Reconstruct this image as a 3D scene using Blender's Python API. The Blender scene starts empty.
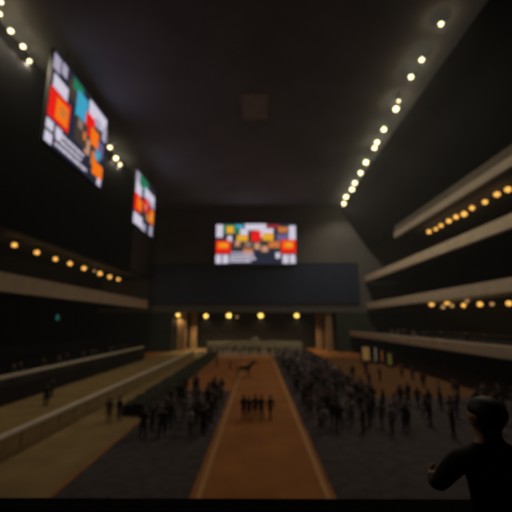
import bpy, bmesh, math, random
from mathutils import Vector, Matrix
random.seed(7)
C = bpy.context.scene.collection
S = bpy.context.scene
PI = math.pi

# ------------------------------------------------------------------ camera, world, light, exposure
F = 340.0                       # focal length in pixels of a 512 frame
P = math.atan(66 / F)           # the camera looks up by about 11 degrees
EYE = 7.5                       # eye height above the arena floor
U0, V0 = 258.0, 322.0
cam_d = bpy.data.cameras.new('camera')
cam = bpy.data.objects.new('camera', cam_d); C.objects.link(cam)
cam.location = (0, 0, EYE)
cam.rotation_euler = (PI / 2 + P, 0, math.radians(0.33))
cam_d.sensor_width = 36; cam_d.lens = 36 * F / 512
cam_d.clip_start = 0.05; cam_d.clip_end = 400
cam_d.dof.use_dof = True
cam_d.dof.focus_distance = 1.2
cam_d.dof.aperture_fstop = 1.45
S.camera = cam

w = bpy.data.worlds.new('night'); S.world = w; w.use_nodes = True
w.node_tree.nodes['Background'].inputs[0].default_value = (0.75, 0.85, 1.0, 1)
w.node_tree.nodes['Background'].inputs[1].default_value = 0.003
hz_ = w.node_tree.nodes.new('ShaderNodeVolumeScatter')           # thin haze in the hall's air
hz_.inputs['Color'].default_value = (.9, .95, 1, 1); hz_.inputs['Density'].default_value = 0.0006; hz_.inputs['Anisotropy'].default_value = 0.25
w.node_tree.links.new(hz_.outputs[0], w.node_tree.nodes['World Output'].inputs['Volume'])

S.view_settings.view_transform = 'Standard'; S.view_settings.look = 'None'
S.view_settings.gamma = 1; S.view_settings.exposure = 0.0; S.view_settings.use_curve_mapping = False
S.cycles.use_denoising = True
S.cycles.max_bounces = 5
S.cycles.sample_clamp_indirect = 2.0

L_CEIL, L_TIER, L_BACK, L_SCREEN = 4.0, 1.5, 2.6, 0.95      # how bright the lamp globes and screens look
W_CEIL, W_GLOW, W_TIER, W_BACK = 1080.0, 38.0, 50.0, 2300.0       # watts each lamp throws into the hall

# ------------------------------------------------------------------ helpers
def ray(u, v):
    x = (u - 256) / F; y = (256 - v) / F
    d = Vector((x, math.cos(P) - y * math.sin(P), math.sin(P) + y * math.cos(P)))
    return Matrix.Rotation(math.radians(0.33), 3, 'Z') @ d
def on_x(u, v, X):
    d = ray(u, v); return Vector((0, 0, EYE)) + d * (X / d.x)
def on_y(u, v, Y):
    d = ray(u, v); return Vector((0, 0, EYE)) + d * (Y / d.y)
def on_z(u, v, z):
    d = ray(u, v); return Vector((0, 0, EYE)) + d * ((z - EYE) / d.z)

def lin(c):
    return tuple(((x / 255 / 12.92) if x / 255 <= .04045 else ((x / 255 + .055) / 1.055) ** 2.4) for x in c)

def mat(name, col, rough=.7, var=.25, scale=2.0, bump=0.0, spec=.3, metal=0.0):
    m = bpy.data.materials.new(name); m.use_nodes = True
    n = m.node_tree.nodes; l = m.node_tree.links
    b = n['Principled BSDF']
    b.inputs['Roughness'].default_value = rough
    b.inputs['Specular IOR Level'].default_value = spec
    b.inputs['Metallic'].default_value = metal
    tc = n.new('ShaderNodeTexCoord'); nz = n.new('ShaderNodeTexNoise'); cr = n.new('ShaderNodeValToRGB')
    nz.inputs['Scale'].default_value = scale; nz.inputs['Detail'].default_value = 4
    l.new(tc.outputs['Object'], nz.inputs['Vector']); l.new(nz.outputs['Fac'], cr.inputs['Fac'])
    cr.color_ramp.elements[0].position = .3; cr.color_ramp.elements[1].position = .7
    cr.color_ramp.elements[0].color = tuple(x * (1 - var) for x in col) + (1,)
    cr.color_ramp.elements[1].color = tuple(min(1, x * (1 + var)) for x in col) + (1,)
    l.new(cr.outputs['Color'], b.inputs['Base Color'])
    if bump:
        bp = n.new('ShaderNodeBump'); bp.inputs['Strength'].default_value = bump
        l.new(nz.outputs['Fac'], bp.inputs['Height']); l.new(bp.outputs['Normal'], b.inputs['Normal'])
    return m

def glow(name, col, strength):
    m = bpy.data.materials.new(name); m.use_nodes = True
    n = m.node_tree.nodes; l = m.node_tree.links
    n.remove(n['Principled BSDF'])
    e = n.new('ShaderNodeEmission'); e.inputs[0].default_value = tuple(col) + (1,); e.inputs[1].default_value = strength
    l.new(e.outputs[0], n['Material Output'].inputs[0])
    return m

def obj(name, bm, m, parent=None, smooth=False):
    me = bpy.data.meshes.new(name)
    if smooth:
        for f in bm.faces: f.smooth = True
    bm.to_mesh(me); bm.free()
    for x in (m if isinstance(m, (list, tuple)) else [m]): me.materials.append(x)
    o = bpy.data.objects.new(name, me); C.objects.link(o)
    if parent: o.parent = parent
    return o

def tag(o, label, cat, group=None):
    o['label'] = label; o['category'] = cat
    if group: o['group'] = group
    return o
def thing(name, label, cat, loc=(0, 0, 0), rz=0, group=None):
    o = bpy.data.objects.new(name, None); C.objects.link(o)
    o.location = loc; o.rotation_euler = (0, 0, rz); o.empty_display_size = .2
    return tag(o, label, cat, group)
def struct(name, bm, m, smooth=False):
    o = obj(name, bm, m, None, smooth); o['kind'] = 'structure'; return o

def box(bm, x0, x1, y0, y1, z0, z1, mi=0, bev=0.0):
    r = bmesh.ops.create_cube(bm, size=1)
    vs = r['verts']
    for v in vs:
        v.co = Vector((x0 + (v.co.x + .5) * (x1 - x0), y0 + (v.co.y + .5) * (y1 - y0), z0 + (v.co.z + .5) * (z1 - z0)))
    fs = {f for v in vs for f in v.link_faces}
    for f in fs: f.material_index = mi
    if bev:
        es = list({e for v in vs for e in v.link_edges})
        bmesh.ops.bevel(bm, geom=es, offset=bev, segments=2, affect='EDGES', profile=.6)
    return bm
def B(*a, **k): return box(bmesh.new(), *a, **k)

def tube(bm, p, q, r0, r1=None, n=10, mi=0):
    p, q = Vector(p), Vector(q); r1 = r0 if r1 is None else r1
    d = q - p
    r = bmesh.ops.create_cone(bm, cap_ends=True, segments=n, radius1=r0, radius2=r1, depth=d.length)
    M = Matrix.Translation((p + q) / 2) @ d.to_track_quat('Z', 'Y').to_matrix().to_4x4()
    bmesh.ops.transform(bm, matrix=M, verts=r['verts'])
    for f in {f for v in r['verts'] for f in v.link_faces}: f.material_index = mi
    return bm
def ball(bm, c, r, seg=12, rings=8, mi=0):
    rr = (r, r, r) if isinstance(r, (int, float)) else r
    q = bmesh.ops.create_uvsphere(bm, u_segments=seg, v_segments=rings, radius=1)
    for v in q['verts']: v.co = Vector((c[0] + v.co.x * rr[0], c[1] + v.co.y * rr[1], c[2] + v.co.z * rr[2]))
    for f in {f for v in q['verts'] for f in v.link_faces}: f.material_index = mi
    return bm
def lathe(bm, prof, n=20, mi=0):
    rings = []
    for (r, z) in prof:
        rings.append([bm.verts.new((r * math.cos(2 * PI * k / n), r * math.sin(2 * PI * k / n), z)) for k in range(n)])
    for a, b in zip(rings, rings[1:]):
        for k in range(n):
            f = bm.faces.new((a[k], a[(k + 1) % n], b[(k + 1) % n], b[k])); f.material_index = mi; f.smooth = True
    for rg, fl in ((rings[0], True), (rings[-1], False)):
        f = bm.faces.new(rg[::-1] if fl else rg); f.material_index = mi
    return bm
def prism_y(bm, prof, y0, y1, mi=0):
    """a cross-section in x,z carried along y"""
    a = [bm.verts.new((x, y0, z)) for x, z in prof]; b = [bm.verts.new((x, y1, z)) for x, z in prof]
    n = len(prof)
    for k in range(n):
        bm.faces.new((a[k], a[(k + 1) % n], b[(k + 1) % n], b[k])).material_index = mi
    bm.faces.new(a[::-1]); bm.faces.new(b)
    bmesh.ops.recalc_face_normals(bm, faces=bm.faces[:])
    return bm

def copy_tree(o, parent=None):
    c = o.copy(); C.objects.link(c); c.parent = parent
    for ch in list(o.children): copy_tree(ch, c)
    return c

# ------------------------------------------------------------------ materials
M_floor = mat('orange_rubber_floor', (.30, .115, .030), .85, .18, .35, 0, .15)
M_tan = mat('tan_walkway_floor', (.24, .165, .070), .85, .18, .5, 0, .15)
M_pave = mat('dark_purplish_paving', (.060, .050, .055), .9, .25, 1.5, 0, .1)
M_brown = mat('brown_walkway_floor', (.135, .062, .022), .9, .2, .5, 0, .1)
M_line = mat('pale_lane_paint', (.42, .22, .085), .8, .12, 3)
M_ceil = mat('hazed_blue_grey_ceiling', (.21, .265, .36), .9, .12, .15, 0, .05)  # bluish lift in the colour stands for haze under the ceiling
M_hatch = mat('grey_ceiling_hatch', (.44, .47, .50), .9, .1, .5, 0, .05)
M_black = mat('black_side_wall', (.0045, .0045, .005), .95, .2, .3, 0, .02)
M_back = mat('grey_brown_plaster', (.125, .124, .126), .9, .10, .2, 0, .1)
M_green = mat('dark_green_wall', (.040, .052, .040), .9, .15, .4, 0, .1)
M_navy = mat('navy_panel', (.024, .040, .085), .6, .12, .3, 0, .2)
M_navyf = mat('navy_panel_frame', (.022, .027, .040), .6, .12, 1)
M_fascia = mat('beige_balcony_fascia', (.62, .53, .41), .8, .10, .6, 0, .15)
M_fascia2 = mat('dimmed_beige_coping', (.06, .05, .04), .85, .10, .6, 0, .15)  # beige darkened for the coping; the top tier's weak light is in the colour
M_fascia3 = mat('dimmed_beige_fascia', (.24, .205, .16), .8, .10, .6, 0, .15)  # same beige darkened; weaker light on the top tier put into the colour
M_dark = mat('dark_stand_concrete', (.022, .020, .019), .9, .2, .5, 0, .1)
M_wood = mat('lit_wood_column', (.36, .23, .12), .6, .2, 1.2)
M_pale = mat('pale_olive_panel', (.42, .40, .27), .8, .08, .6)
M_rail = mat('off_white_rail', (.62, .56, .47), .5, .08, 2)
M_fence = mat('tan_fence_board', (.27, .19, .09), .8, .15, 1.0)
M_hedge = mat('dark_hedge_leaves', (.022, .026, .014), .9, .5, 5, .6)
M_metal = mat('dark_metal', (.03, .03, .033), .45, .15, 4, 0, .4, .6)
M_case = mat('black_screen_case', (.012, .012, .014), .5, .15, 3)
M_blackcloth = mat('black_cloth', (.016, .015, .018), .9, .3, 12)
M_navycloth = mat('navy_cloth', (.035, .038, .065), .9, .3, 12)
M_greycloth = mat('grey_cloth', (.20, .17, .19), .9, .3, 12)
M_palecloth = mat('pale_cloth', (.42, .40, .42), .9, .2, 12)
M_maroon = mat('maroon_cloth', (.20, .055, .04), .9, .3, 12)
M_teal = mat('teal_cloth', (.07, .17, .16), .9, .3, 12)
M_skin = mat('skin', (.40, .23, .16), .6, .1, 8)
M_hair = mat('black_hair', (.010, .008, .007), .6, .3, 20)
M_eye = mat('eye_dark', (.02, .015, .012), .3, .1, 30)
M_lip = mat('lip', (.26, .10, .08), .6, .1, 30)
M_shoe = mat('black_leather', (.012, .010, .009), .5, .2, 10)
M_horse = mat('dark_bay_coat', (.050, .024, .014), .6, .25, 3)
M_hoof = mat('dark_hoof', (.02, .016, .013), .6, .2, 10)
M_rope = mat('pale_rope', (.45, .38, .28), .8, .2, 20)
G_ceil = glow('warm_white_lamp_glow', (1.0, .82, .44), L_CEIL)
G_tier = glow('amber_lamp_glow', (.95, .47, .09), L_TIER)
G_back = glow('yellow_lamp_glow', (.98, .62, .12), L_BACK)
G_dim = glow('weak_amber_lamp_glow', (1.0, .55, .20), .55)

# ------------------------------------------------------------------ the hall
zc, Yb = EYE + 31.0, 90.0
struct('floor', B(-42, 42, -4, 106, -.3, 0), M_floor)
struct('floor_walkway_left', B(-23.2, -9.2, 2, 104, .001, .012), M_tan)
struct('floor_paving_right', B(3.4, 11.6, 10, 82, .001, .012), M_pave)
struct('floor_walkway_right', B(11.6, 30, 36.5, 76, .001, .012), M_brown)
struct('floor_paving_near_right', B(11.6, 30, 10, 36.5, .001, .012), M_pave)
struct('floor_paving_far', B(-15, 14, 82, 92, .013, .02), M_pave)
struct('floor_paving_left', B(-9.0, -3.0, 10, 39.6, .001, .012), M_pave)
for i, x in enumerate((-2.6, 3.05)):
    struct('trim_%d' % (i + 1), B(x - .13, x + .13, 6, 70, .001, .014), M_line)
struct('ceiling', B(-27.4, 22.9, -4, Yb + 1, zc, zc + .4), M_ceil)
bm = B(-4.6, -1.3, 43.6, 50.2, zc - .10, zc)
ht = thing('ceiling_hatch', 'faint grey square hatch in the middle of the dark ceiling', 'hatch', (-.0, 0, 0))
bm.free()
h0, h1 = on_z(244, 118, zc), on_z(267, 94, zc)
obj('cover', B(h0.x, h1.x, h1.y, h0.y, zc - .12, zc, bev=.02), M_hatch, ht)
bm = bmesh.new()
for (a, b, c, d) in ((h0.x - .2, h0.x, h1.y - .2, h0.y + .2), (h1.x, h1.x + .2, h1.y - .2, h0.y + .2), (h0.x, h1.x, h1.y - .2, h1.y), (h0.x, h1.x, h0.y, h0.y + .2)):
    box(bm, a, b, c, d, zc - .16, zc)
obj('rim', bm, M_hatch, ht)

# upper side walls
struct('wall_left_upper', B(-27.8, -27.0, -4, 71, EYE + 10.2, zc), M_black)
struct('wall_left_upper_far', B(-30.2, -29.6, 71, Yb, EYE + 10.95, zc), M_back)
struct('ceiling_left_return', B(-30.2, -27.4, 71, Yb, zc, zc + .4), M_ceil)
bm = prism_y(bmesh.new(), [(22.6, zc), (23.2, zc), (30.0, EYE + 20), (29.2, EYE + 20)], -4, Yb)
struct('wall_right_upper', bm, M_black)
# outer walls behind the stands
struct('wall_left', B(-42, -41.6, -4, Yb, 0, EYE + 11), M_dark)
struct('wall_right', B(41.6, 42, -4, Yb, 0, EYE + 20), M_dark)
# back wall round the deep opening
struct('wall_back_upper', B(-42, 42, Yb, Yb + .6, EYE + 2.5, zc + .4), M_back)
struct('wall_back_left', B(-42, -22.2, Yb, Yb + .6, 0, EYE + 2.5), M_green)
struct('wall_back_right', B(20.4, 42, Yb, Yb + .6, 0, EYE + 2.5), M_green)
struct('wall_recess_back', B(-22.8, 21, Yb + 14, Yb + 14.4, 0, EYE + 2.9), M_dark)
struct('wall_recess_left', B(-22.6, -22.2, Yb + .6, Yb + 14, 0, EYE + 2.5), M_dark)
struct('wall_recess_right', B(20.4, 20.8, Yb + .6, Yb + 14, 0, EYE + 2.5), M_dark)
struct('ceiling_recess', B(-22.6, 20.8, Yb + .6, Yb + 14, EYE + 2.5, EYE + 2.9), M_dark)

# ------------------------------------------------------------------ tiers of the stands
def tier(n, side, X, z0, z1, y0, y1, Xo, cap=0.0, slab_t=.5):
    s = side
    a, b = sorted((s * X, s * (X + .5)))
    bm = B(a, b, y0, y1, EYE + z0, EYE + z1, bev=.06)
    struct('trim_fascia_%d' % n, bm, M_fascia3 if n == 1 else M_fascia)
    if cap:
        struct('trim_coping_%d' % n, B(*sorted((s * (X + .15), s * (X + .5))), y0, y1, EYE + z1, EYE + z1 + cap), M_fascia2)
    a, b = sorted((s * (X + .5), s * Xo))
    struct('floor_tier_%d' % n, B(a, b, y0, y1, EYE + z0 + .02, EYE + z0 + slab_t), M_dark)
tier(1, 1, 29.0, 17.5, 18.7, -4, 70.5, 41.6, cap=1.3)
tier(2, 1, 28.2, 10.3, 11.86, -4, 89.5, 41.6)
tier(3, 1, 28.2, 3.3, 4.86, -4, 89.5, 41.6)
tier(4, 1, 23.6, -3.48, -2.27, -4, 89.9, 41.6, slab_t=.38)
tier(5, -1, 28.0, 3.3, 5.4, -4, 87, 41.6)
# upper steps and ceilings behind the lower fascias
struct('ceiling_left_balcony', B(-41.6, -27.8, -4, Yb, EYE + 11.0, EYE + 11.4), M_dark)
bm = bmesh.new()
box(bm, 26.3, 28.2, -4, 88, EYE - 3.1, EYE - 2.75); box(bm, 28.2, 30.1, -4, 88, EYE - 3.1, EYE - 2.3)
box(bm, 30.1, 41.6, -4, 88, EYE - 3.1, EYE - 1.85)
struct('floor_steps_right', bm, M_dark)
struct('wall_right_lower', B(33, 33.4, -4, 88, 0, EYE - 3.6), M_dark)
# low terrace on the left
struct('floor_terrace', B(-41.6, -23.2, -4, 72, 0, 1.6), M_dark)

def rail_run(name, label, x, y0, y1, z0, z1, bar, step):
    t = thing(name, label, 'railing', (x, y0, z0))
    obj('top_rail', box(bmesh.new(), -bar / 2, bar / 2, 0, y1 - y0, z1 - z0 - bar, z1 - z0, bev=.03), M_rail, t)
    n = int((y1 - y0) / step)
    for k in range(n + 1):
        yy = .05 + k * (y1 - y0 - .1) / n
        obj('post', tube(bmesh.new(), (0, yy, 0), (0, yy, z1 - z0 - bar * .5), .04, n=8), M_metal, t)
    return t
rail_run('terrace_railing', 'pale handrail along the front edge of the low dark terrace', -23.4, 8, 71.5, 1.6, 2.66, .30, 6)

ft = thing('walkway_fence', 'long tan board fence with an off-white top rail beside the left walkway', 'fence', (-14.4, 6, 0))
obj('top_rail', box(bmesh.new(), -.17, .17, 0, 73, 1.02, 1.26, bev=.05), M_rail, ft)
bm = bmesh.new()
for k in range(36): box(bm, -.04, .04, .02 + k * 2.03, 2.0 + k * 2.03, .03, 1.03)
obj('board_panel', bm, M_fence, ft)
for k in range(19): obj('post', B(-.09, .09, -.0 + k * 4.05, .14 + k * 4.05, .012, 1.03), M_fence, ft)

# hedge with a lumpy clipped top
bm = bmesh.new()
nx, ny = 7, 150
def hz(i, j):
    x = -1.1 + 2.2 * i / nx
    return Vector((x + random.uniform(-.08, .08), 52 * j / ny, (.92 if 0 < i < nx else .05) + (random.uniform(-.13, .12) if 0 < i < nx else 0)))
g = [[bm.verts.new(hz(i, j)) for j in range(ny + 1)] for i in range(nx + 1)]
for i in range(nx):
    for j in range(ny): bm.faces.new((g[i][j], g[i + 1][j], g[i + 1][j + 1], g[i][j + 1]))
for j in (0, ny):
    bm.faces.new([g[i][j] for i in range(nx + 1)])
for i in (0, nx):
    for j in range(ny + 1): g[i][j].co.z = .015
bmesh.ops.recalc_face_normals(bm, faces=bm.faces[:])
hd = obj('hedge', bm, M_hedge); hd.location = (-10.2, 29.5, 0)
tag(hd, 'long low dark hedge strip between the tan walkway and the orange arena floor', 'hedge')

# ------------------------------------------------------------------ back end of the hall
np_ = thing('navy_panel', 'wide dark navy panel across the back wall under the central screen', 'panel', (-1, Yb, EYE + 4.7))
obj('board', B(-27.3, 27.4, -.5, 0, .15, 10.6), M_navy, np_)
bm = bmesh.new()
box(bm, -27.5, 27.6, -.6, 0, 0, .15); box(bm, -27.5, 27.6, -.6, 0, 10.6, 10.75)
box(bm, -27.5, -27.3, -.6, 0, .15, 10.6); box(bm, 27.4, 27.6, -.6, 0, .15, 10.6)
for k in range(1, 12): box(bm, -27.3 + k * 4.55 - .05, -27.3 + k * 4.55 + .05, -.54, -.5, .15, 10.6)
obj('frame', bm, M_navyf, np_)

pw = thing('pale_screen_wall', 'low pale olive wall with a small central cap in front of the far opening', 'low wall', (-.8, Yb + 2, 0))
obj('panel', B(-12.6, 12.4, 0, .3, 0, 2.45, bev=.04), M_pale, pw)
bm = B(-1.2, 1.2, -.05, .35, 2.45, 3.1, bev=.03); box(bm, -.5, .5, 0, .3, 3.1, 3.6, bev=.05)
obj('cap', bm, M_pale, pw)
for k in range(9): obj('pilaster', B(-12.6 + k * 3.1, -12.4 + k * 3.1, -.06, 0, 0, 2.4), M_pale, pw)

def column(x, y, wd, label):
    t = thing('wood_column', label, 'column', (x, y, 0))
    h = EYE + 2.5
    bm = bmesh.new(); box(bm, -wd / 2, wd / 2, -.5, .5, .5, h - .4, bev=.05)
    for k in range(1, 4): box(bm, -wd / 2 + k * wd / 4 - .04, -wd / 2 + k * wd / 4 + .04, -.56, -.5, .5, h - .4)
    obj('shaft', bm, M_wood, t)
    obj('base', B(-wd / 2 - .12, wd / 2 + .12, -.62, .62, 0, .5, bev=.04), M_wood, t)
    obj('capital', B(-wd / 2 - .12, wd / 2 + .12, -.62, .62, h - .4, h, bev=.04), M_wood, t)
column(-20.4, Yb + 3.2, 2.3, 'wide lit wooden column at the left end of the far opening')
column(-18.2, Yb + 8, 1.7, 'narrower wooden column set back behind the leftmost wide column')
column(18.6, Yb + 1.6, 1.6, 'lit wooden column at the right end of the far opening')
column(17.2, Yb + 7, 1.9, 'dim wooden column set back behind the rightmost column')

# ------------------------------------------------------------------ screens
SC = {}
def smat(key):
    if key not in SC:
        cols = {'w': (215, 208, 226), 'r': (235, 30, 22), 'o': (250, 120, 20), 'y': (236, 172, 40), 'g': (35, 120, 85), 'c': (60, 165, 200),
                'n': (38, 42, 58), 'k': (22, 22, 28), 'd': (70, 58, 50), 'p': (150, 120, 110), 'v': (105, 98, 140), 't': (175, 168, 190),
                'a': (205, 120, 60), 's': (205, 150, 120), 'm': (150, 40, 50)}
        SC[key] = glow('screen_light_' + key, lin(cols[key]), L_SCREEN)
    return SC[key]
KEYS = 'wroygcnkdpvtasm'
ALLM = [smat(k) for k in KEYS]
def picture(rects, W, H):
    """a lit display: coloured blocks, in fractions of the screen, on a dark ground; faces -Y"""
    bm = bmesh.new()
    box(bm, -W / 2, W / 2, -.06, 0, 0, H, KEYS.index('k'))
    for n, (k, x0, x1, y0, y1) in enumerate(rects):
        d = -.062 - .0006 * n
        vs = [bm.verts.new((-W / 2 + W * x, d, H * (1 - y))) for x, y in ((x0, y1), (x1, y1), (x1, y0), (x0, y0))]
        bm.faces.new(vs).material_index = KEYS.index(k)
    return bm
def text_rows(x0, x1, y0, y1, rows, seed, key='w', gap=.35):
    rn = random.Random(seed); out = []
    dh = (y1 - y0) / rows
    for r in range(rows):
        x = x0; end = x1 - rn.uniform(0, .22) * (x1 - x0)
        while x < end - .012:
            wd = min(rn.uniform(.03, .08), end - x)
            out.append((key, x, x + wd, y0 + r * dh, y0 + (r + 1 - gap) * dh)); x += wd + .008
    return out
CENTRE = [('n', 0, 1, 0, 1), ('w', .0, .085, .02, .34), ('g', .09, .33, .02, .24), ('y', .13, .22, .06, .24), ('c', .24, .34, .02, .10),
          ('w', .36, .63, -.0, .16), ('w', .30, .40, .12, .36), ('w', .53, .72, .12, .34), ('m', .63, .80, .02, .12), ('y', .26, .40, .28, .44), ('r', .44, .56, .18, .44),
          ('y', .58, .72, .24, .42), ('a', .78, .90, .08, .22), ('v', .76, .92, .26, .42), ('w', .915, 1, .05, .42), ('w', .14, .20, .30, .46),
          ('d', .20, .80, .46, .64), ('s', .24, .30, .42, .56), ('a', .34, .46, .62, .78), ('s', .48, .55, .48, .64), ('s', .57, .65, .56, .70),
          ('a', .66, .80, .44, .60), ('p', .36, .44, .46, .58), ('r', 0, .185, .42, .74), ('o', .02, .16, .46, .62), ('y', .06, .14, .50, .57),
          ('r', .81, 1, .40, .74), ('o', .84, .97, .44, .62), ('y', .88, .95, .49, .57), ('w', 0, .07, .77, .985), ('w', .085, .16, .77, .985),
          ('w', .83, .905, .77, .985), ('w', .92, .99, .77, .985), ('w', .745, .80, .72, .86), ('t', .19, .47, .70, .75)] + text_rows(.18, .50, .78, .98, 3, 3)
SIDE = [('n', 0, 1, 0, 1), ('t', 0, .10, .03, .20), ('t', .12, .20, .02, .16), ('w', .03, .24, .24, .39), ('d', .24, .40, .08, .30), ('g', .30, .48, .02, .16), ('c', .38, .58, .10, .42),
        ('w', .60, .98, .03, .25), ('t', .74, .86, .16, .28), ('r', .56, .74, .22, .50), ('o', .68, .84, .34, .56), ('a', .72, .84, .62, .80), ('s', .58, .68, .55, .74),
        ('d', .40, .62, .40, .70), ('p', .44, .52, .42, .52), ('a', .54, .60, .50, .60), ('v', .84, .96, .42, .62), ('r', .0, .30, .40, .72), ('o', .10, .28, .45, .68), ('a', .16, .25, .50, .60),
        ('o', .76, .98, .72, .90), ('c', .80, .90, .56, .68), ('t', .90, 1, .16, .36), ('w', .88, .96, .90, .99)] + [('w', 0, .10, .75, .85), ('w', 0, .10, .88, .99), ('w', .13, .22, .75, .85)] + text_rows(.14, .66, .78, .99, 3, 5, 'w', .45)
SIDE2 = [('n', 0, 1, 0, 1), ('t', 0, .18, .02, .22), ('w', .02, .30, .20, .42), ('g', .18, .60, .0, .22), ('c', .40, .54, .16, .34), ('w', .44, .98, .14, .34), ('t', .60, 1, .30, .40),
         ('r', .0, .30, .42, .74), ('o', .12, .36, .48, .68), ('r', .42, .72, .36, .62), ('s', .50, .58, .44, .56), ('m', .66, .80, .40, .56), ('d', .34, .60, .60, .78), ('a', .60, .82, .60, .74), ('o', .78, .98, .44, .74),
         ('y', .82, .92, .54, .66), ('w', .0, .40, .78, .98), ('t', .40, .58, .86, 1.0), ('t', .78, .95, .78, .98)]
def screen(label, W, H, rects, loc, rz, hangers):
    t = thing('video_screen', label, 'screen', loc, rz, 'lit video screens in the hall')
    bm = box(bmesh.new(), -W / 2 - .12, W / 2 + .12, 0, .35, -.12, H + .12, bev=.06)
    obj('case', bm, M_case, t)
    obj('display', picture(rects, W, H), ALLM, t)
    bm = bmesh.new()
    for (a, b, c, d) in ((-W / 2 - .12, W / 2 + .12, -.12, 0), (-W / 2 - .12, W / 2 + .12, H, H + .12), (-W / 2 - .12, -W / 2, 0, H), (W / 2, W / 2 + .12, 0, H)):
        box(bm, a, b, -.10, 0, c, d)
    obj('bezel', bm, M_case, t)
    for x in (-W * .3, W * .3):
        if hangers: obj('hanger', tube(bmesh.new(), (x, .3, H + .1), (x, .3, hangers), .07, n=8), M_metal, t)
        else: obj('bracket', B(x - .2, x + .2, .5, 1.66, H * .4, H * .8), M_metal, t)
    return t
a, b = on_y(215.6, 264.2, Yb - 1.7), on_y(295.4, 223.8, Yb - 1.7)
screen('bright video screen on the back wall above the navy panel', b.x - a.x, b.z - a.z, CENTRE, ((a.x + b.x) / 2, Yb - 1.7, a.z), 0, 0)
a1, b1 = on_x(45.5, 139, -22), on_x(107.5, 119.5, -22)
screen('largest and nearest video screen hanging along the left side', b1.y - a1.y + .4, 10.75, SIDE, (-22, (a1.y + b1.y) / 2 - .2, EYE + 18.3), PI / 2, zc - EYE - 18.3)
a2, b2 = on_x(132.5, 222, -22), on_x(155, 193, -22)
screen('smaller distant video screen hanging behind the big left one', b2.y - a2.y, 10.2, SIDE2, (-22, (a2.y + b2.y) / 2, EYE + 17.1), PI / 2, zc - EYE - 17.1)

# ------------------------------------------------------------------ lamps
ORD = ['first', 'second', 'third', 'fourth', 'fifth', 'sixth', 'seventh', 'eighth', 'ninth', 'tenth', 'eleventh', 'twelfth', 'thirteenth', 'fourteenth', 'fifteenth', 'sixteenth']
def light(kind, name, parent, loc, watts, col, cone=140):
    d = bpy.data.lights.new(name, kind); d.energy = watts; d.color = col; d.shadow_soft_size = .05
    if kind == 'SPOT': d.spot_size = math.radians(cone); d.spot_blend = .6
    o = bpy.data.objects.new(name, d); C.objects.link(o); o.parent = parent; o.location = loc
def lamp(name, label, p, r, gm, top, group, wide=0, down=0, col=(1, .86, .64)):
    r *= .87
    t = thing(name, label, 'lamp', p, 0, group)
    obj('bulb', ball(bmesh.new(), (0, 0, 0), (r, r, r * .92), 20, 12), gm, t, True)
    bm = bmesh.new()
    lathe(bm, [(r * .30, r * .86), (r * .52, r * .98), (r * .40, r * 1.25), (r * .16, r * 1.32)], 16)
    obj('cap', bm, M_metal, t)
    obj('stem', tube(bmesh.new(), (0, 0, r * 1.25), (0, 0, max(r * 1.35, top - p[2])), r * .10, n=8), M_metal, t)
    if wide: light('POINT', 'lamp_light', t, (0, 0, -r - .08), wide, (1, .60, .27))
    if down: light('SPOT', 'lamp_beam', t, (0, 0, -r - .1), down, col, 150)
    return t
right_row = [(441, 24, 1), (421.7, 59.8, 1), (411, 77, 1), (398.6, 101, .55), (396, 109, 1.15), (383.8, 129.5, 1), (377, 142.4, .95), (374.5, 148, .9), (366, 162.4, 1), (360.6, 173, .9),
             (354.8, 183, .9), (352, 189.5, .9), (346, 197, .9), (343.8, 203.6, .8)]
for i, (u, v, s) in enumerate(right_row):
    p = on_z(u, v, zc - .85)
    r = .0085 * p.y * s
    lamp('ceiling_lamp', 'warm white ceiling lamp, %s of the right-hand row counted from the near end' % ORD[i], p, max(.16, r), G_ceil, zc, 'lamps along the right ceiling edge', W_GLOW, W_CEIL * 1.15)
left_row = [(1, 2, .9), (0, 14, .8), (10.8, 31, 1.05), (23, 46.5, 1), (29.5, 61, .8), (110, 147.5, .8), (116, 158.3, .9), (119.8, 164.5, .7)]
for i, (u, v, s) in enumerate(left_row):
    p = on_z(u, v, zc - .85)
    lamp('ceiling_lamp', 'warm white ceiling lamp, %s of the left-hand row counted from the near end' % ORD[i], p, .0085 * p.y * s, G_ceil, zc, 'lamps along the left ceiling edge', W_GLOW, W_CEIL * .95)
for i, (u, v, s) in enumerate([(14.5, 245, 1), (37, 252.5, .95), (55.5, 259, .85), (70, 263.5, .85), (84, 268.3, .85), (94.5, 271, .45), (100, 273.5, .85), (109.7, 276.8, .75), (118.3, 279.3, .65)]):
    p = on_x(u, v, -33)
    lamp('balcony_lamp', 'amber lamp in the left balcony, %s of its row counted from the near end' % ORD[i], p, .0085 * p.y * s, G_dim if s < .5 else G_tier, EYE + 11.0, 'lamps over the left balcony', W_TIER, 0, (1, .62, .25))
for i, (u, v, s) in enumerate([(429, 231.7, .85), (435.8, 229, .7), (441, 225.5, .8), (448.8, 221, .95), (456, 217, .95), (464, 214, 1.1), (472, 208, .95), (485, 202, 1), (497, 194.2, 1.15), (508, 189.5, 1.2)]):
    p = on_x(u, v, 33)
    lamp('balcony_lamp', 'amber lamp under the highest right balcony, %s of its row from the far end' % ORD[i], p, .0085 * p.y * s, G_tier, EYE + 17.53, 'lamps under the highest right balcony', W_TIER, 0, (1, .62, .25))
for i, (u, v, s) in enumerate([(431.6, 304, .95), (443, 307, .7), (447, 302.6, .9), (452, 305.7, .7), (463.6, 305.3, .8), (467, 301.2, .6), (480, 304.2, .95), (492, 304, .7), (509, 303.3, 1.0)]):
    p = on_x(u, v, 31.5 + .3 * (i % 3))
    lamp('balcony_lamp', 'amber lamp below the middle right balcony, %s from the far end' % ORD[i], p, .0085 * p.y * s, G_dim if s <= .7 else G_tier, EYE + 3.33, 'lamps below the middle right balcony', W_TIER, 0, (1, .62, .25))
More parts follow.
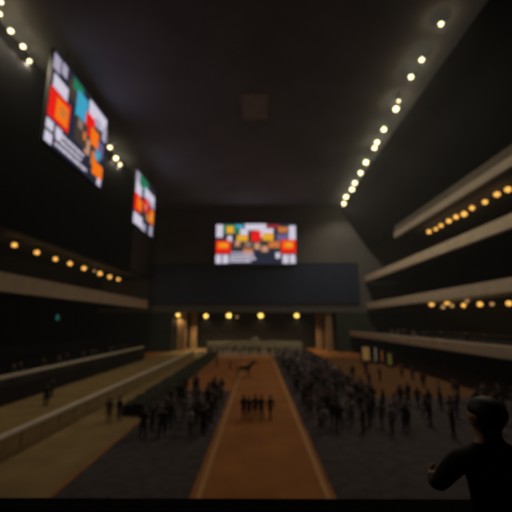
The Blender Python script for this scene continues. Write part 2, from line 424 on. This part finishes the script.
for i, (u, v, s, g_) in enumerate([(178, 315, .8, 1), (206, 316, .95, 1), (229, 315.5, 1.1, 1), (237, 317, .6, 0), (260.7, 315.6, 1.1, 1), (296.6, 315.6, 1.0, 1)]):
    p = on_y(u, v, Yb + 1.6 if i == 0 else Yb + 3.5)
    if i == 0: p.x += 0
    lb = 'yellow lamp in the far opening, %s from its left end' % ORD[i] if i != 3 else 'weak little lamp in the far opening close beside a brighter one'
    lamp('soffit_lamp', lb, p, .0078 * p.y * s * (.9 if g_ else .8), G_back if g_ else G_dim, EYE + 2.5, 'lamps under the soffit of the far opening', 0, W_BACK * (g_ if i else .14), (1, .72, .36))

# teal exit sign under the left balcony
p = on_x(57.5, 317.5, -34)
t = thing('exit_sign', 'small teal lit sign under the left balcony', 'sign', p, PI / 2)
obj('housing', B(-.45, .45, 0, .2, -.5, .5, bev=.04), M_metal, t)
obj('lit_face', B(-.38, .38, -.03, 0, -.42, .42), glow('teal_sign_light', (.05, .42, .32), .22), t)
obj('drop_rod', tube(bmesh.new(), (0, .1, .5), (0, .1, EYE + 3.32 - p.z), .04, n=8), M_metal, t)

# lit kiosks below the lowest right balcony
def kiosk(label, u0, u1, v0, v1, col, st, Y):
    a, b = on_y(u0, v1, Y), on_y(u1, v0, Y)
    b.x -= .26; a.x += .2
    W = b.x - a.x; H = b.z
    t = thing('kiosk', label, 'kiosk', ((a.x + b.x) / 2, Y, 0))
    obj('counter', B(-W / 2, W / 2, -.5, .1, 0, min(.95, max(.25, a.z)), bev=.03), M_dark, t)
    obj('lit_panel', B(-W / 2 + .08, W / 2 - .08, .9, .96, .3, H - .1), glow('kiosk_light_%d' % int(u0), lin(col), st), t)
    obj('roof', B(-W / 2 - .01, W / 2 + .01, -.5, 1.1, H - .1, H + .15, bev=.03), M_dark, t)
    for s in (-1, 1):
        obj('side_wall', B(*sorted((s * W / 2, s * (W / 2 - .08))), .1, 1.1, 0, H - .1), M_dark, t)
    obj('back_wall', B(-W / 2, W / 2, .98, 1.1, 0, H - .1), M_dark, t)
kiosk('kiosk with a warm yellow lit back, farthest of the lit kiosks below the right balcony', 361.5, 372.2, 346.5, 360, (215, 165, 95), .2, 66)
kiosk('slim kiosk with a whitish lit back beside the yellow lit kiosk', 374.2, 379, 347, 361, (205, 185, 165), .32, 64.5)
kiosk('kiosk with a dull orange lit back next to the whitish one', 380, 386, 350, 361, (190, 110, 60), .2, 64.5)
kiosk('kiosk with a greenish yellow lit back, nearest of the lit kiosks', 387, 395, 353, 366, (170, 155, 80), .15, 60)

# ------------------------------------------------------------------ people
def skin_mesh(name, verts, edges, sub, extra=None):
    """grow one continuous surface over a skeleton; verts: (co, rx, ry)"""
    me = bpy.data.meshes.new(name + '_rig')
    me.from_pydata([v[0] for v in verts], edges, [])
    o = bpy.data.objects.new(name + '_rig', me); C.objects.link(o)
    md = o.modifiers.new('s', 'SKIN'); md.branch_smoothing = .6; md.use_smooth_shade = True
    for i, v in enumerate(verts):
        me.skin_vertices[0].data[i].radius = (v[1], v[2]); me.skin_vertices[0].data[i].use_root = (i == 0)
    sb = o.modifiers.new('d', 'SUBSURF'); sb.levels = sub; sb.render_levels = sub
    dg = bpy.context.evaluated_depsgraph_get(); dg.update()
    out = bpy.data.meshes.new_from_object(o.evaluated_get(dg))
    bpy.data.objects.remove(o); bpy.data.meshes.remove(me)
    out.name = name
    return out

def body_mesh(pose, jacket, trousers, sub=1):
    V = []; E = []
    def v(x, y, z, r, r2=None, to=None):
        V.append(((x, y, z), r, r if r2 is None else r2))
        if to is not None: E.append((to, len(V) - 1))
        return len(V) - 1
    pel = v(0, 0, .96, .155, .115)
    wa = v(0, .0, 1.10, .160, .120, pel); ch = v(0, .01, 1.28, .180, .13, wa); up = v(0, 0, 1.41, .14, .095, ch)
    nk = v(0, .005, 1.50, .062, .062, up); jw = v(0, .03, 1.565, .078, .088, nk); hd = v(0, .02, 1.655, .098, .120, jw); cr = v(0, .01, 1.735, .082, .098, hd)
    v(0, .132, 1.625, .016, .016, hd)
    for s in (-1, 1): v(s * .098, .0, 1.635, .018, .026, hd)
    step = {'walk': .22, 'stand': .0, 'folded': .02, 'lean': .02}[pose]
    for s in (-1, 1):
        hp = v(s * .095, 0, .88, .098, .098, pel)
        dy = step * s
        kn = v(s * .105, dy * .55 + .02, .50, .064, .066, hp)
        an = v(s * .11, dy - (.02 if dy >= 0 else .06), .10, .042, .045, kn)
        bl = v(s * .12, dy + .08, .045, .042, .036, an); v(s * .125, dy + .17, .035, .035, .026, bl)
        sh = v(s * .185, -.005, 1.405, .075, .075, up)
        if pose == 'folded': el = v(s * .24, .02, 1.14, .048, .048, sh); wr = v(s * .07, .20, 1.10, .033, .033, el); d = Vector((-s * .92, .25, .05))
        elif pose == 'lean': el = v(s * .25, .14, 1.16, .048, .048, sh); wr = v(s * .16, .36, 1.12, .033, .033, el); d = Vector((-s * .45, .85, -.1))
        else:
            sw = -.8 * dy if pose == 'walk' else .0
            el = v(s * .238, -.02 + sw * .4, 1.14, .048, .048, sh); wr = v(s * .240, .05 + sw, .90, .031, .031, el); d = Vector((s * .02, .12, -1.0))
        d.normalize(); w0 = Vector(V[wr][0])
        side = Vector((0, 1, 0)) if pose in ('stand', 'walk') else Vector((0, .2, 1)); side = (side - d * side.dot(d)).normalized()
        nrm = d.cross(side)
        pc = w0 + d * .06
        pm = v(pc.x, pc.y, pc.z, .024, .036, wr)
        curl = nrm * (-s if pose in ('stand', 'walk') else 1)
        for k, ln in enumerate((.070, .082, .076, .058)):
            b0 = pc + d * .035 + side * (.027 - .018 * k); b1 = b0 + d * ln * .55 + curl * .006; b2 = b1 + d * ln * .4 + curl * .022
            i0 = v(*b0, .0095, .0095, pm); i1 = v(*b1, .0088, .0088, i0); v(*b2, .0075, .0075, i1)
        t0 = w0 + d * .035 + side * .035; t1 = t0 + d * .035 + side * .022 + curl * .01
        i0 = v(*t0, .011, .011, pm); v(*t1, .009, .009, i0)
    me = skin_mesh('person_body', V, E, sub)
    me.materials.clear()
    for m in (jacket, trousers, M_skin, M_shoe, M_eye, M_lip): me.materials.append(m)
    bm = bmesh.new(); bm.from_mesh(me); bm.verts.ensure_lookup_table()
    for f in bm.faces:
        c = f.calc_center_median(); f.smooth = True
        if c.z > 1.492: f.material_index = 2
        elif c.z < .075: f.material_index = 3
        else:
            wrists = [Vector(V[i][0]) for i in range(len(V)) if abs(V[i][1] - .033) < 1e-6 or abs(V[i][1] - .031) < 1e-6]
            f.material_index = 0 if c.z > .90 else 1
            if pose in ('stand', 'walk'):
                if abs(c.x) > .185 and c.z < .89: f.material_index = 2
                elif abs(c.x) > .185: f.material_index = 0
            elif min((c - q).length for q in wrists) < .06 and c.y > .19 or (c.y > .22 and 1.0 < c.z < 1.2 and pose == 'folded') or (pose == 'lean' and c.y > .38): f.material_index = 2
    for s in (-1, 1): ball(bm, (s * .034, .112, 1.662), (.014, .012, .009), 8, 6, 4)
    ball(bm, (0, .098, 1.588), (.026, .010, .007), 8, 6, 5)
    bm.to_mesh(me); bm.free()
    return me
def hair_mesh(long_):
    bm = bmesh.new()
    r = bmesh.ops.create_uvsphere(bm, u_segments=16, v_segments=12, radius=1)
    for q in r['verts']:
        x, y, z = q.co
        top = .30 if y > .45 else (-.05 if y > .1 else -.62)             # hairline: brow, temples, nape
        if z < top: z = top + (z - top) * (.08 if not long_ or y > .1 else 1.5); x *= .96; y *= .97
        q.co = Vector((x * .094, .004 + y * .112, 1.680 + z * .100))
    return bm
hairs = {}
for k in (0, 1):
    hb = hair_mesh(k); hm = bpy.data.meshes.new('hair')
    for f in hb.faces: f.smooth = True
    hb.to_mesh(hm); hb.free(); hm.materials.append(M_hair); hairs[k] = hm
bodies = {}
PLACED = []
def person(label, x, y, rz, pose='stand', jacket='black', trousers='black', z=0.0, group=None, scale=1.0, long_=0, sub=1, bulk=1.15):
    cm = {'black': M_blackcloth, 'navy': M_navycloth, 'grey': M_greycloth, 'pale': M_palecloth, 'maroon': M_maroon, 'teal': M_teal}
    PLACED.append((x, y, z))
    key = (pose, jacket, trousers, sub)
    if key not in bodies: bodies[key] = body_mesh(pose, cm[jacket], cm[trousers], sub)
    o = bpy.data.objects.new('person', bodies[key]); C.objects.link(o)
    o.location = (x, y, z); o.rotation_euler = (0, 0, rz); o.scale = (scale * bulk, scale * bulk, scale)
    h = bpy.data.objects.new('hair', hairs[long_]); C.objects.link(h); h.parent = o
    return tag(o, label, 'person', group)

FZ = .0
def floor_at(u, v, z=FZ): return on_z(u, v, z)
# the group standing in the lane
lane = [(243.5, 419, 'folded', 'black', 'leftmost'), (249, 421, 'stand', 'black', 'second from the left'), (255.5, 418, 'stand', 'navy', 'middle'), (261.5, 420, 'folded', 'black', 'fourth from the left'), (270.5, 419.5, 'walk', 'black', 'rightmost')]
for u, v, po, ja, wd in lane:
    p = floor_at(u, v)
    extra = {'rightmost': ' standing a little apart in the lane', 'leftmost': ' in the huddle in the lane'}.get(wd, ' in the huddle in the lane')
    person('person in dark clothes, %s of five%s' % (wd, extra), p.x, p.y, random.uniform(-.6, .6), po, ja, 'black', 0, 'five people in the near lane', 1.02)
# people round the horse
p = floor_at(230, 372); person('dark-clad handler standing behind the horse to its left', p.x, p.y, -1.2, 'walk', 'black', 'black')
p = floor_at(217, 367.5); person('lone dark-clad person on the floor left of the handler', p.x, p.y, 2.0, 'stand', 'black', 'black')
# pair before the fence, pair on the outer path
p = floor_at(108.5, 423); person('left one of two people standing close to the tan fence', p.x, p.y, .5, 'stand', 'black', 'black')
p = floor_at(118.5, 421); person('right one of two people standing close to the tan fence, in paler trousers', p.x, p.y, -.4, 'stand', 'black', 'grey')
p = floor_at(40, 406); person('dark figure standing on the outer path under the terrace rail', p.x + .5, p.y, 1.1, 'folded', 'black', 'black', .012, None, 1.1, 0, 1, 1.5)
p = floor_at(49.5, 398); person('second dark figure beside another on the outer path, nearer the fence', p.x + .2, p.y, 1.9, 'stand', 'black', 'black', .012, None, 1.06, 0, 1, 1.4)
# people on the orange floor to the right
for u, v, po, ja, lb in [(353, 379, 'stand', 'black', 'dark figure on the right floor, nearest the crowd edge'), (366, 375, 'folded', 'black', 'dark figure in front of the yellow lit kiosk'),
                         (369.5, 387, 'walk', 'black', 'dark figure nearest to view in the loose group on the right floor'), (380, 381, 'stand', 'navy', 'dark figure in front of the whitish lit kiosk'),
                         (402, 377, 'stand', 'maroon', 'person in a reddish jacket right of the lit kiosks'), (413, 380, 'folded', 'navy', 'person in a bluish jacket standing beside a reddish-jacketed one'),
                         (407.5, 424, 'folded', 'pale', 'person in a pale top near the lower right crowd'), (440, 402, 'folded', 'teal', 'person in a teal jacket below the lowest right balcony'),
                         (475, 420, 'stand', 'maroon', 'person in a maroon jacket close to the foreground head'), (424, 388, 'stand', 'black', 'dark figure left of the teal-jacketed person'),
                         (455, 398, 'stand', 'black', 'dark figure right of the teal-jacketed person'), (452, 421, 'folded', 'grey', 'grey-jacketed person on the floor below the teal one'),
                         (486, 404, 'stand', 'grey', 'grey-jacketed person under the balcony behind the maroon jacket'), (430, 412, 'stand', 'black', 'dark figure between the pale top and the grey jacket'),
                         (502, 412, 'folded', 'navy', 'bluish-jacketed person at the far right under the balcony')]:
    p = floor_at(u, v); person(lb, p.x, p.y, random.uniform(-1.5, 1.5), po, ja, 'black', 0, None, 1.06, 0, 1, 1.35)

OUT = [('black', 'black'), ('black', 'black'), ('navy', 'black'), ('grey', 'grey'), ('pale', 'grey')]
WORD = {'black': 'black-clad', 'navy': 'navy-jacketed', 'grey': 'grey-jacketed', 'pale': 'pale-jacketed'}
def crowd(where, x0, x1, y0, y1, nx, ny, wts, z=0.0, jit=.3, face=0.0, skip=0.0, poses=('stand', 'folded', 'walk')):
    for j in range(ny):
        for i in range(nx):
            if random.random() < skip: continue
            x = x0 + (x1 - x0) * (i + .5) / nx + random.uniform(-jit, jit) * (x1 - x0) / nx
            y = y0 + (y1 - y0) * (j + .5) / ny + random.uniform(-jit, jit) * (y1 - y0) / ny
            if any(abs(z - c) < 1 and (x - a) ** 2 + (y - b) ** 2 < .85 ** 2 for a, b, c in PLACED): continue
            ja, tr = random.choices(OUT, wts)[0]
            person('%s spectator standing in the crowd %s' % (WORD[ja], where), x, y, face + random.uniform(-.9, .9), random.choice(poses), ja, tr, z,
                   '%s spectators in the crowd %s' % (WORD[ja], where), random.uniform(1.0, 1.1), random.random() < .35, 1, 1.32)
crowd('right of the lane', 3.8, 11.2, 24.5, 79, 6, 30, (2, 3, 2, 4, 2), face=.5, skip=.0)
crowd('between the hedge and the lane', -8.1, -3.2, 23.5, 39.5, 5, 9, (4, 4, 3, 2, .9), face=-.5, skip=.12)
crowd('at the foot of the pale far wall', -13, 12, 80, 90, 12, 2, (2, 2, 4, 2, .5), face=PI)
crowd('up on the lowest right balcony', 25.2, 26.2, 24, 80, 1, 19, (3, 3, 3, 3, 1), z=EYE - 3.1, face=PI / 2, skip=.15, poses=('folded', 'stand'))
crowd('below the lowest right balcony', 12.2, 23.5, 24, 35, 7, 5, (4, 4, 3, 2, .5), face=.8, skip=.1)
crowd('on the left terrace', -25.6, -24.0, 28, 68, 1, 14, (4, 4, 3, 2, .2), z=1.6, face=-PI / 2, skip=.15, poses=('folded', 'stand'))

# ------------------------------------------------------------------ the horse
def horse(x, y, rz):
    V = []; E = []
    def v(a, b, c, r, r2=None, to=None):
        V.append(((a, b, c), r, r if r2 is None else r2))
        if to is not None: E.append((to, len(V) - 1))
        return len(V) - 1
    be = v(-.08, 0, 1.22, .29, .29); ru = v(-.55, 0, 1.30, .27, .28, be); bt = v(-.80, 0, 1.24, .17, .2, ru)
    ch = v(.40, 0, 1.22, .25, .31, be); nb = v(.66, 0, 1.40, .16, .23, ch); nm = v(.88, 0, 1.68, .11, .16, nb); po = v(1.06, 0, 1.92, .085, .11, nm)
    fo = v(1.20, 0, 1.86, .08, .105, po); mz = v(1.42, 0, 1.62, .055, .07, fo); v(1.50, 0, 1.53, .052, .055, mz)
    for s in (-1, 1):
        v(1.06 , s * .07, 2.09, .022, .03, po)
        st = v(-.52, s * .15, .98, .125, .15, ru); hk = v(-.86, s * .14, .56, .055, .065, st); fl = v(-.80, s * .14, .17, .042, .042, hk); v(-.74, s * .14, .04, .058, .058, fl)
        el = v(.42, s * .15, .92, .10, .12, ch); kn = v(.46, s * .14, .50, .055, .058, el); ff = v(.45, s * .14, .17, .042, .042, kn); v(.51, s * .14, .04, .058, .058, ff)
    me = skin_mesh('horse', V, E, 2)
    me.materials.clear(); me.materials.append(M_horse); me.materials.append(M_hoof)
    for f in me.polygons: f.material_index = 1 if f.center.z < .075 else 0
    o = bpy.data.objects.new('horse', me); C.objects.link(o); o.location = (x, y, 0); o.rotation_euler = (0, 0, rz)
    bm = bmesh.new()
    pts = [(-.80, 1.34), (-.95, 1.27), (-1.06, 1.10), (-1.08, .85), (-1.04, .6)]
    for (a, b), (c, d), r0, r1 in zip(pts, pts[1:], (.05, .06, .085, .075), (.06, .085, .075, .02)): tube(bm, (a, 0, b), (c, 0, d), r0, r1, 10)
    obj('tail', bm, M_hair, o, True)
    bm = bmesh.new()
    for k in range(9):
        q = k / 8; px, pz = .56 + .48 * q, 1.66 + .38 * q
        tube(bm, (px, 0, pz), (px - .10, .11, pz - .24), .045, .012, 6)
    obj('mane', bm, M_hair, o)
    bm = bmesh.new()
    for (a, c, r) in ((1.40, 1.635, .085), (1.17, 1.87, .118)):
        d = Vector((.22, 0, -.24)).normalized()
        tube(bm, Vector((a, 0, c)) - d * .012, Vector((a, 0, c)) + d * .012, r, n=16)
    obj('bridle', bm, M_shoe, o)
    return tag(o, 'dark bay horse standing sideways in the lane ahead of the five people', 'horse')
p = floor_at(245, 378.5)
hs = horse(p.x, p.y, .12); hs.scale = (1.15, 1.3, 1.15)

# ------------------------------------------------------------------ the near balcony the view is taken from
zb = EYE - 2.25
struct('floor_near_balcony', B(-6, 6, -3.5, 3.3, zb - .3, zb), M_dark)
struct('wall_parapet', B(-6, 6, 3.0, 3.2, zb, EYE - 1.46), M_black)
q = on_y(484, 415, 2.5)
person('dark foreground spectator leaning at the near parapet, head and shoulders in silhouette', q.x, 2.46, .05, 'lean', 'black', 'black', zb, None, .985, 1, 2, 1.22)
